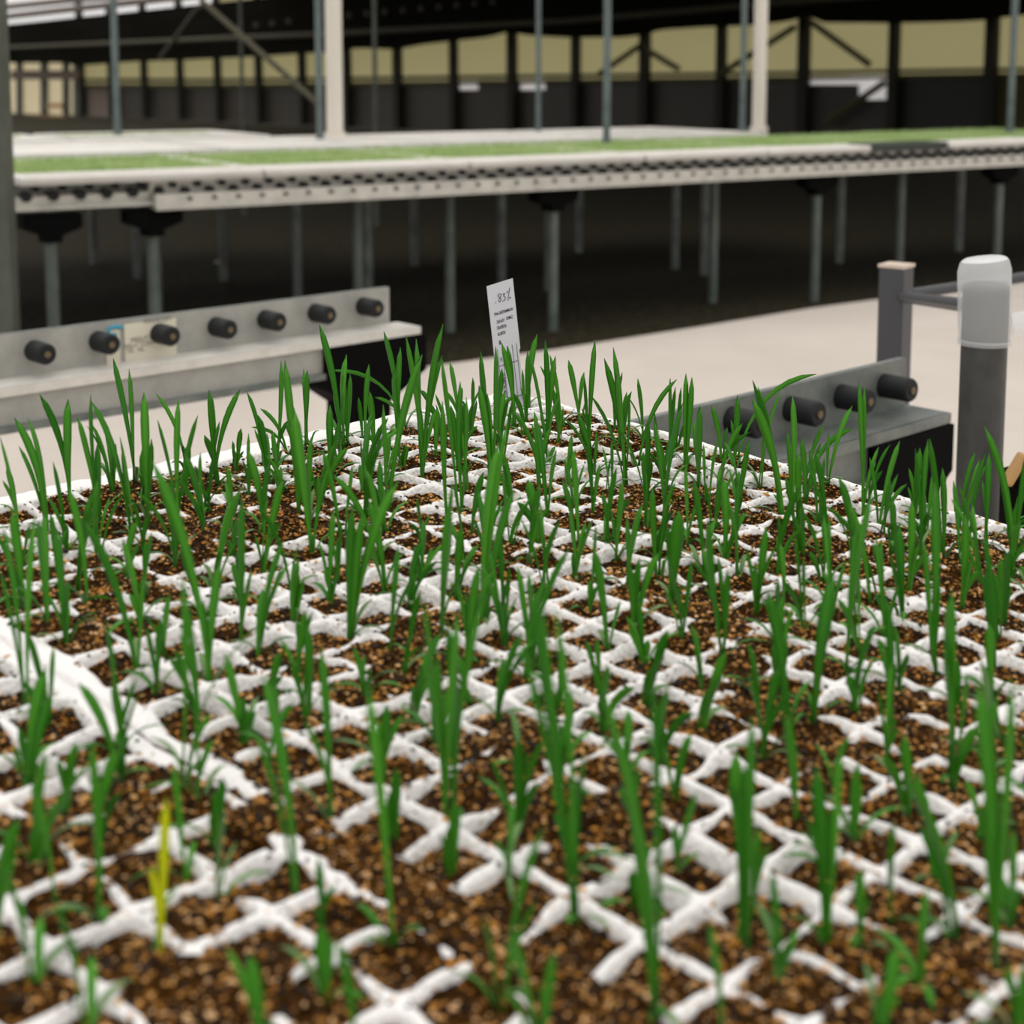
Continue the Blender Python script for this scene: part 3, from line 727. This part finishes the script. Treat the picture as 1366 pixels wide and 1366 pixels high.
def spill_z(X, Y):
    return -.10 + .34 * (vnoise(X * 1.1, Y * 1.6, 51) - .42) + .10 * (vnoise(X * 6, Y * 6, 52) - .5) + .04 * (vnoise(X * 15, Y * 15, 53) - .5) - .4 * np.clip(-5.6 - X, 0, 1)
flakes(tray1); flakes(tray2)
ga = np.arange(-6.4, A1, .06); gb = np.linspace(-1.85, -.9, 17); X, Y = np.meshgrid(ga, gb, indexing='ij')
Z = spill_z(X, Y); Z[:, 0] = Z[:, -1] = -.5; idx = np.arange(X.size).reshape(X.shape)
me = bpy.data.meshes.new('spilled_soil'); me.from_pydata(np.stack([X, Y, Z], -1).reshape(-1, 3).tolist(), [], np.stack([idx[:-1, :-1], idx[1:, :-1], idx[1:, 1:], idx[:-1, 1:]], -1).reshape(-1, 4).tolist())
o = link('spilled_soil', me, M_SOIL); o.matrix_world = TM; o['kind'] = 'stuff'
tag(o, 'dark potting soil spilled along the seam between the two white plug trays', 'soil')
flakes(tray1, o)

# ------------------------------------------------------------------ seedlings
def leaf_mesh(B_, T_, wid, bow, face, name='leaf', sheath=.5, prof='lance', nr=9):
    """A thin leaf blade from B_ to T_ (vectors), bowing by vector bow, wid metres wide, its flat turned towards face."""
    pts = []; C1 = B_.lerp(T_, .5) + bow
    for k in range(nr):
        t_ = k / (nr - 1); pts.append(B_ * (1 - t_) ** 2 + C1 * 2 * t_ * (1 - t_) + T_ * t_ ** 2)
    V_, F = [], []
    for k in range(nr):
        t_ = k / (nr - 1)
        tg = (pts[min(k + 1, nr - 1)] - pts[max(k - 1, 0)]).normalized()
        sd = tg.cross(face); sd = sd.normalized() if sd.length > 1e-6 else Vector((1, 0, 0)); nm = sd.cross(tg).normalized()
        if prof == 'lance':
            wf = np.interp(t_, [0, .15, .4, .62, .8, .92, .98, 1], [.46, .42, .66, .96, 1, .74, .40, .08])
        else:
            wf = np.interp(t_, [0, .3, .7, .9, 1], [.3, .8, 1, .7, .1])
        hw = wid / 2 * wf; th = max(.00035, wid * .07 * (1.6 - t_))
        p = pts[k]; fold = nm * hw * .28
        V_ += [p - sd * hw + fold, p - nm * th * .5, p + sd * hw + fold, p + nm * th * .5 * 0 - nm * th * 1.2]
    for k in range(nr - 1):
        a, b = 4 * k, 4 * k + 4
        F += [(a, b, b + 1, a + 1), (a + 1, b + 1, b + 2, a + 2), (a + 2, b + 2, b + 3, a + 3), (a + 3, b + 3, b, a)]
    F += [(0, 1, 2, 3), tuple(4 * (nr - 1) + q for q in (3, 2, 1, 0))]
    me = bpy.data.meshes.new(name); me.from_pydata([tuple(v) for v in V_], [], F)
    me.polygons.foreach_set('use_smooth', [True] * len(me.polygons))
    return me
# (base pixel) : leaves as (tip px, tip py, width px[, kind])   read off the photograph
SEED = [
((29,755),[(0,583,6),(40,700,5)]), ((62,704),[(19,557,11),(37,557,8),(25,595,6)]), ((95,677),[(53,526,10),(91,532,12)]),
((133,700),[(121,526,6),(103,555,8),(130,592,9)]), ((176,713),[(121,534,9),(160,583,5),(163,596,7)]), ((181,652),[(151,478,10),(172,492,8)]),
((197,700),[(192,523,12),(202,585,8)]), ((250,642),[(208,525,6),(243,592,5)]), ((246,706),[(238,532,9),(264,554,7),(210,560,6)]),
((291,642),[(279,520,11),(293,562,6),(321,519,9)]), ((345,625),[(329,522,6)]), ((343,590),[(347,545,6),(335,570,5)]),
((377,610),[(375,481,8),(385,560,6)]), ((397,690),[(380,480,11),(388,560,12),(420,640,7)]), ((412,600),[(405,492,8),(410,494,8)]),
((457,600),[(426,433,10),(445,520,6)]), ((463,598),[(462,473,10),(458,500,7),(467,499,8)]), ((505,560),[(440,494,6),(500,530,5)]),
((485,586),[(492,486,8),(478,530,6)]), ((498,562),[(512,442,9)]), ((530,580),[(525,494,8),(534,463,8),(540,540,5)]),
((513,685),[(563,473,12),(511,540,8),(530,600,6)]), ((564,640),[(541,447,9),(555,452,10),(591,432,10),(590,474,8),(556,530,9),(581,547,6)]),
((614,682),[(589,477,8),(614,509,9),(622,529,7)]), ((605,700),[(590,535,9)]), ((657,640),[(641,469,10),(639,514,11),(661,462,9),(650,525,8)]),
((666,834),[(686,651,13),(665,590,15),(677,559,8)]), ((691,574),[(669,457,8),(677,461,9)]), ((700,562),[(716,446,9),(704,468,7),(697,492,4)]),
((727,620),[(706,474,6),(720,540,5)]), ((736,603),[(727,454,8),(741,475,9),(745,530,6)]), ((782,600),[(794,453,8),(780,504,5),(776,545,4)]),
((831,640),[(806,478,10),(818,463,9),(822,495,9),(788,527,7),(840,527,4)]), ((853,618),[(903,506,7),(866,560,5)]), ((892,610),[(894,504,6),(901,516,6)]),
((887,690),[(911,537,10),(872,560,8)]), ((916,622),[(915,498,8),(923,503,8)]), ((932,648),[(934,541,12),(925,560,9)]),
((962,615),[(949,541,8),(970,570,5)]), ((980,626),[(984,527,9),(975,560,6)]), ((1038,690),[(1003,532,13),(1011,516,8),(1004,507,9)]),
((1016,642),[(1042,519,6),(1020,570,5)]), ((1059,678),[(1057,528,9),(1050,575,6)]), ((1066,590),[(1089,499,8)]),
((1077,644),[(1098,567,8),(1070,590,6)]), ((1163,690),[(1146,506,7),(1153,515,8),(1172,596,6)]), ((1109,640),[(1137,541,8),(1106,578,6)]),
((1121,634),[(1138,572,8),(1096,590,5)]), ((1173,702),[(1200,588,8),(1160,610,6)]), ((1222,760),[(1238,586,8),(1221,598,6)]), ((1249,742),[(1240,585,9),(1257,624,9)]),
((1283,758),[(1272,641,7)]), ((1349,758),[(1313,569,10),(1326,589,6),(1370,600,8)]), ((1291,742),[(1314,605,8),(1283,662,8)]), ((1317,732),[(1319,604,9),(1310,640,5)]),
((1190,720),[(1188,639,7),(1210,645,6),(1198,632,5)]),
((42,946),[(47,685,11),(4,700,8),(0,760,6)]), ((76,765),[(67,685,9),(90,705,6)]), ((114,813),[(91,650,11),(150,800,5)]), ((184,898),[(108,690,13),(192,760,7)]),
((286,917),[(202,614,14),(293,749,13),(270,800,9)]), ((158,1002),[(141,826,9),(182,905,8)]), ((323,856),[(323,661,13),(335,760,6)]),
((275,1045),[(333,846,12,'p'),(282,950,9),(244,762,9)]), ((397,1195),[(350,897,17),(338,970,10)]), ((215,1282),[(222,1064,14,'y'),(202,1155,9,'y')]),
((131,1228),[(120,985,13),(128,1058,14)]), ((72,1194),[(50,1054,10)]), ((251,1177),[(232,1017,10)]), ((266,1076),[(250,800,10),(285,985,10)]), ((310,1194),[(300,1081,11,'p')]),
((417,1102),[(428,863,13),(405,960,8)]), ((605,853),[(598,675,18),(604,640,9),(620,760,7)]), ((473,850),[(470,675,15),(484,681,12),(531,641,14),(500,720,8)]),
((527,884),[(531,728,9),(560,760,7)]), ((596,1098),[(564,796,10),(645,796,10),(561,863,9),(595,826,17),(610,815,15),(583,870,10)]),
((772,1228),[(706,769,17),(740,809,11),(691,843,10),(722,800,13),(780,1000,10)]), ((522,1262),[(490,910,14),(505,1060,9)]),
((824,742),[(830,641,10),(815,680,6)]), ((837,782),[(857,671,10),(836,690,7)]), ((985,762),[(985,640,9),(972,670,7)]), ((902,803),[(905,681,21),(890,700,9)]),
((851,1372),[(803,916,14),(871,906,14),(850,1120,26),(835,1000,11)]), ((683,1322),[(645,1226,9)]), ((471,1400),[(450,1253,14)]), ((724,1312),[(726,1101,11),(716,1200,8)]),
((677,1170),[(682,1074,12),(660,1120,6)]), ((692,1036),[(696,993,7),(705,1004,5)]), ((1138,904),[(1162,660,13),(1142,700,8)]), ((1082,964),[(1111,768,20),(1098,830,10)]),
((1041,972),[(1024,788,15),(1050,850,8)]), ((1199,830),[(1199,700,14),(1188,740,8)]), ((1239,880),[(1246,643,14),(1232,720,9)]), ((1273,1022),[(1270,788,22),(1262,850,12),(1290,900,8)]),
((1327,890),[(1317,755,20),(1312,710,9)]), ((1179,972),[(1182,795,12),(1170,850,8)]), ((1318,1040),[(1307,876,13,'p'),(1330,930,10)]), ((997,1278),[(1003,953,14),(990,1050,24),(1015,1100,9)]),
((960,1385),[(946,1230,15)]), ((1101,1262),[(1088,1020,20),(1121,990,10),(1075,1090,10)]), ((1253,1244),[(1209,1034,24),(1225,1100,12)]), ((1191,1240),[(1192,1094,10)]),
((1143,1278),[(1148,1159,18),(1160,1200,9)]), ((1330,1312),[(1303,906,24),(1350,906,14),(1320,1050,16)]), ((730,690),[(716,560,10),(742,600,7)]), ((715,730),[(704,640,14),(690,670,10)]),
((703,905),[(728,770,9),(760,730,9)]), ((760,722),[(764,600,10),(750,640,8)]), ((790,690),[(783,590,7),(800,620,6)]), ((443,640),[(440,540,10),(452,560,7)]),
((420,740),[(392,545,15),(440,620,8)]), ((455,716),[(430,600,8),(470,620,7)]), ((350,720),[(330,600,11),(356,620,9)]), ((310,742),[(300,640,7),(316,690,6)]),
((570,560),[(560,520,7)]), ((1090,700),[(1080,600,9),(1100,610,7)]), ((940,760),[(925,640,9),(955,690,7)]), ((960,880),[(945,690,13),(970,760,10)]), ((880,760),[(870,650,10),(890,680,7)]),
]
def cell_of(a, b):
    if b >= -1.15: return tray1, math.floor(a), float(max(-1, min(15, math.floor(b))))
    return tray2, math.floor(a), math.floor(b - SEAM_SHIFT) + SEAM_SHIFT if b < -1.6 else -2.6
spec = {}
for base, leaves in SEED:
    a, b = on_soil(*base)
    t, ia, ib = cell_of(a, b); ia = max(A0, min(A1 - 1, ia))
    ib = ib if t is tray1 else max(-9 + SEAM_SHIFT, min(-3 + SEAM_SHIFT, ib))
    a = min(max(a, ia + .2), ia + .8); b = min(max(b, ib + .2), ib + .8)
    key = (t.name, ia, ib)
    spec.setdefault(key, []).append((a, b, leaves))
NUM = ['zero', 'one', 'two', 'three', 'four', 'five', 'six', 'seven', 'eight', 'nine', 'ten', 'eleven', 'twelve', 'thirteen', 'fourteen', 'fifteen', 'sixteen', 'seventeen', 'eighteen', 'nineteen', 'twenty', 'twenty-one', 'twenty-two', 'twenty-three', 'twenty-four']
UPV = Vector((0, 0, 1))
for (t, ia, ib), v in zip(cells, vis):
    key = (t.name, ia, ib); groups = spec.get(key)
    P = TM @ Vector((ia + .5, ib + .5, -.1)); x, y = pix(P)
    if not v or not (-40 < x < 1410 and y < 1440): continue
    r = random.Random(hash((ia, round(ib * 10))) & 0xffff)
    if not groups:
        if r.random() < .06: continue
        if 165 < x < 275 and y > 1150: continue
        groups = [(ia + r.uniform(.3, .7), ib + r.uniform(.3, .7), None)]
    a0, b0 = groups[0][0], groups[0][1]
    z0 = float(soil_z(a0, b0)) - .06
    root_p = TM @ Vector((a0, b0, z0)); dist = (root_p - CAM).length
    root = bpy.data.objects.new('seedling', None); root.location = root_p; root.empty_display_size = .02
    COL.objects.link(root)
    yellow = False; n = 0; hmax = 0
    for (a, b, leaves) in groups:
        Bw = TM @ Vector((a, b, float(soil_z(a, b)) - .06)) - root_p
        depth = (Bw + root_p - CAM).dot(FWD)
        L = []
        if leaves:
            for lf in leaves:
                tip_d = depth + r.uniform(-.35, .25) * CELL
                T_ = CAM + ray(lf[0], lf[1]) * tip_d - root_p
                L.append((T_, lf[2] / FPX * depth * .98, lf[3] if len(lf) > 3 else 'g'))
        else:
            k = r.choice((2, 3, 4, 4, 5)); hh = r.uniform(1.0, 1.85) * (1 if y < 900 else .8)
            lean = Vector((r.gauss(0, .10), r.gauss(0, .10), 1))
            for q in range(k):
                hq = hh * (1 if q == 0 else r.uniform(.35, .95)); sp = .10 if q == 0 else r.uniform(.12, .4)
                an = r.uniform(0, 2 * math.pi)
                T_ = Bw + (lean + Vector((math.cos(an), math.sin(an), 0)) * sp) * hq * CELL
                L.append((T_, r.uniform(.07, .16) * CELL * (1 if q == 0 else r.uniform(.45, .95)), 'g'))
        # low basal leaves, some downy and pale
        for q in range(r.choice((0, 1, 2, 2, 3))):
            an = r.uniform(0, 2 * math.pi); ln = r.uniform(.35, .75); up = r.uniform(.15, .6)
            T_ = Bw + (Vector((math.cos(an), math.sin(an), 0)) * ln + UPV * up) * CELL
            L.append((T_, r.uniform(.05, .11) * CELL, 'b' if r.random() < .55 else 'p'))
        for (T_, wd, kd) in L:
            st = Bw + Vector((r.gauss(0, .03), r.gauss(0, .03), 0)) * CELL
            d = T_ - st; hor = Vector((d.x, d.y, 0)); hmax = max(hmax, d.z)
            bow = UPV * hor.length * .45 - hor * .28 + Vector((r.gauss(0, .02), r.gauss(0, .02), 0)) * d.length
            view = (CAM - root_p).normalized(); view.z = 0
            face = Matrix.Rotation(r.uniform(-.7, .7), 3, 'Z') @ view.normalized()
            if kd in 'bp' and hor.length > .3 * CELL: face = UPV
            me = leaf_mesh(st, T_, wd, bow, face, prof='lance' if kd in 'gy' else 'blunt', nr=9 if kd in 'gy' else 7)
            o = link('leaf', me, {'g': M_LEAF, 'y': M_YEL, 'p': M_PALE, 'b': M_LEAF}[kd], root)
            if kd == 'y': yellow = True; o['label'] = 'yellowing leaf'
            if kd == 'p': o['label'] = 'pale downy leaf'
            n += 1
    tall = 'tall' if hmax > 1.9 * CELL else ('short' if hmax < 1.15 * CELL else 'green')
    if t is tray1:
        lab = '%s seedling, cell %s from tray\'s rail-side edge, cell %s from its pipe-side edge' % (tall, NUM[ia - A0 + 1], NUM[int(16 - ib)])
    else:
        lab = '%s seedling in neighbour tray, cell %s from seam, cell %s along it past the first' % (tall, NUM[int(round(-2 + SEAM_SHIFT - ib))], NUM[ia - A0 + 1])
    if yellow: lab = 'yellow-leaved seedling among the green ones in the neighbour tray'
    tag(root, lab, 'seedling', 'seedlings in the white plug trays')

# ------------------------------------------------------------------ plant label stuck in the far corner
tl, tr_, bl_, br_ = (649, 382), (684, 371), (668, 540), (700, 535)
a, b = on_soil(683, 537, -.1); base = TM @ Vector((a, b, -.35)); Yd = (TM @ Vector((a, b, -.1))).y
def tp(px, py): return at_y(px, py, Yd)
Pb = (tp(*bl_) + tp(*br_)) / 2; Pt = (tp(*tl) + tp(*tr_)) / 2
upv = (Pt - Pb).normalized(); xv = (tp(*tr_) - tp(*tl)); Wt = xv.length; xv.normalize()
# slightly turned away so its left edge is nearer, as the slanting top shows
nv = upv.cross(xv).normalized() * -1
if nv.y > 0: nv = -nv
xv = (upv.cross(nv)).normalized() * (1 if (upv.cross(nv)).dot(Vector((1, 0, 0))) > 0 else -1)
sl = tp(*tr_) - tp(*tl); slope = sl.dot(upv) / max(1e-6, sl.dot(xv)); Wt = sl.dot(xv)
Hh = (Pt - Pb).length
LM = Matrix(((xv.x, upv.x, nv.x, Pb.x), (xv.y, upv.y, nv.y, Pb.y), (xv.z, upv.z, nv.z, Pb.z), (0, 0, 0, 1)))
pt = bpy.data.objects.new('plant_label', None); COL.objects.link(pt); pt.matrix_world = LM
tag(pt, 'white plastic plant tag with black writing stuck in the tray\'s far corner', 'label')
hw = Wt / 2; nk = Hh * .42
def sh(x, y): return (x, y + slope * x)
outline = [sh(-hw, Hh), sh(hw, Hh), sh(hw, nk), sh(hw - .0012, nk - .001), sh(hw * .86, -.02), sh(-hw * .86, -.02), sh(-hw + .0012, nk - .001), sh(-hw, nk)]
b = MB(); f = [b.b.verts.new((x, y, .0003)) for x, y in outline]; g = [b.b.verts.new((x, y, -.0003)) for x, y in outline]
b.b.faces.new(f); b.b.faces.new(g[::-1])
for k in range(8): b.b.faces.new((f[(k + 1) % 8], f[k], g[k], g[(k + 1) % 8]))
b.obj('tag_blade', mat('white_tag_plastic', (208, 208, 214), .45), pt)
SH = Matrix(((1, 0, 0, 0), (slope, 1, 0, 0), (0, 0, 1, 0), (0, 0, 0, 1)))
def txt(s, x, y, size, rot=0, wscale=1.0, name='printed_line', bold=.0):
    c = bpy.data.curves.new('t', 'FONT'); c.body = s; c.size = size; c.offset = bold * size
    tmp = bpy.data.objects.new('t', c); COL.objects.link(tmp); bpy.context.view_layer.update()
    me = bpy.data.meshes.new_from_object(tmp.evaluated_get(bpy.context.evaluated_depsgraph_get())); bpy.data.objects.remove(tmp)
    me.transform(SH @ Matrix.Translation((x, y, .0005)) @ Matrix.Rotation(rot, 4, 'Z') @ Matrix.Diagonal((wscale, 1, 1, 1)))
    return link(name, me, M_INK, pt)
u_ = Hh / 161.0                        # one photograph pixel on the tag
def ty(p): return Hh - p * u_
txt('PNo.SEZNMMUN', -hw + 6 * u_, ty(41), 5.4 * u_, 0, .62, bold=.026)
txt('ZAKADY', -hw + 8 * u_, ty(52), 5.8 * u_, 0, .46, bold=.026); txt('SUMAZ', -hw + 21 * u_, ty(51), 5.8 * u_, 0, .46, bold=.026)
txt('CRASPEDIA', -hw + 7.5 * u_, ty(60), 6.0 * u_, 0, .42, bold=.026); txt('GLOBOSA', -hw + 7.5 * u_, ty(68), 5.6 * u_, 0, .42, bold=.026)
txt('8', -hw + 8 * u_, ty(80), 7.5 * u_, 0, .8, bold=.03)
txt('KEY', -hw + 7 * u_, ty(97), 5 * u_, -math.pi / 2, .7, bold=.01)
txt('SLEMSON MOGOS', -hw + 7 * u_, ty(119), 6 * u_, -math.pi / 2, .8, bold=.02); txt('DAR BLD', -hw + 16 * u_, ty(126), 5 * u_, -math.pi / 2, .8, bold=.01)
def stroke(pts, r, name):
    b = MB(); q = [SH @ Vector((-hw + x * u_, ty(y), .0004)) for x, y in pts]
    for p_, q_ in zip(q, q[1:]): b.tube(p_, q_, r, n=5)
    return b.obj(name, M_INK, pt)
hand = .44 * u_
stroke([(9, 24.5), (10, 24.3)], hand * 1.6, 'written_mark')
stroke([(18, 16), (16, 14.5), (13.5, 16), (14, 18.5), (17, 21), (16.5, 24.5), (14.5, 25.5), (13.5, 23.5), (15.5, 20), (18, 16.5)], hand, 'written_mark')
stroke([(19.5, 16.5), (22.5, 16), (20.5, 19.5), (23, 21), (22, 24.5), (18.5, 25.5)], hand, 'written_mark')
stroke([(30, 10.5), (28.5, 16), (27, 21), (25.8, 27)], hand, 'written_mark')
stroke([(25.3, 15), (26.5, 14.5), (26, 16.5), (25.3, 15)], hand, 'written_mark'); stroke([(28, 23.5), (29.5, 23), (29, 25), (28, 23.5)], hand, 'written_mark')
for x in (-.72, -.34, .04, .42, .74):
    MB().box((hw * x, (ty(85) + ty(160)) / 2 + slope * hw * x, .0005), (.6 * u_, 75 * u_, .0002)).obj('ruled_line', M_INK, pt)
for yy in (108, 154):
    b = MB(); b.box((0, 0, 0), (hw * 1.46, .8 * u_, .0002)); bmesh.ops.transform(b.b, matrix=SH @ Matrix.Translation((0, ty(yy), .0005)), verts=b.b.verts); b.obj('ruled_line', M_INK, pt)

# ------------------------------------------------------------------ table under the trays (only its tray is seen)
ctr = TM @ Vector((-3, 4, -2.05)); ax = Vector(Rw[:, 0]); rz = math.atan2(ax.y, ax.x)
sup = empty('tray_table', (0, 0, 0)); sup.matrix_world = TM
tag(sup, 'plain metal table hidden beneath the large white plug tray', 'table')
zt = -1.9
for (x, y) in ((-4, -1), (-4, 6), (-4, 13)):
    MB().box((x, y, zt - .42), (22, .8, .7)).obj('beam', M_ALUDK, sup)
legm = sup
for (x, y) in ((-13, 0), (-13, 12.5), (5, 0), (5, 12.5)):
    Pw = TM @ Vector((x, y, zt - .7)); L0 = TMI @ Vector((Pw.x, Pw.y, 0)); MB().tube((x, y, zt - .6), (L0.x, L0.y, L0.z), .45, n=10).obj('leg', M_ALUDK, sup)
print('cells visible', sum(vis), 'plugs', cnt)
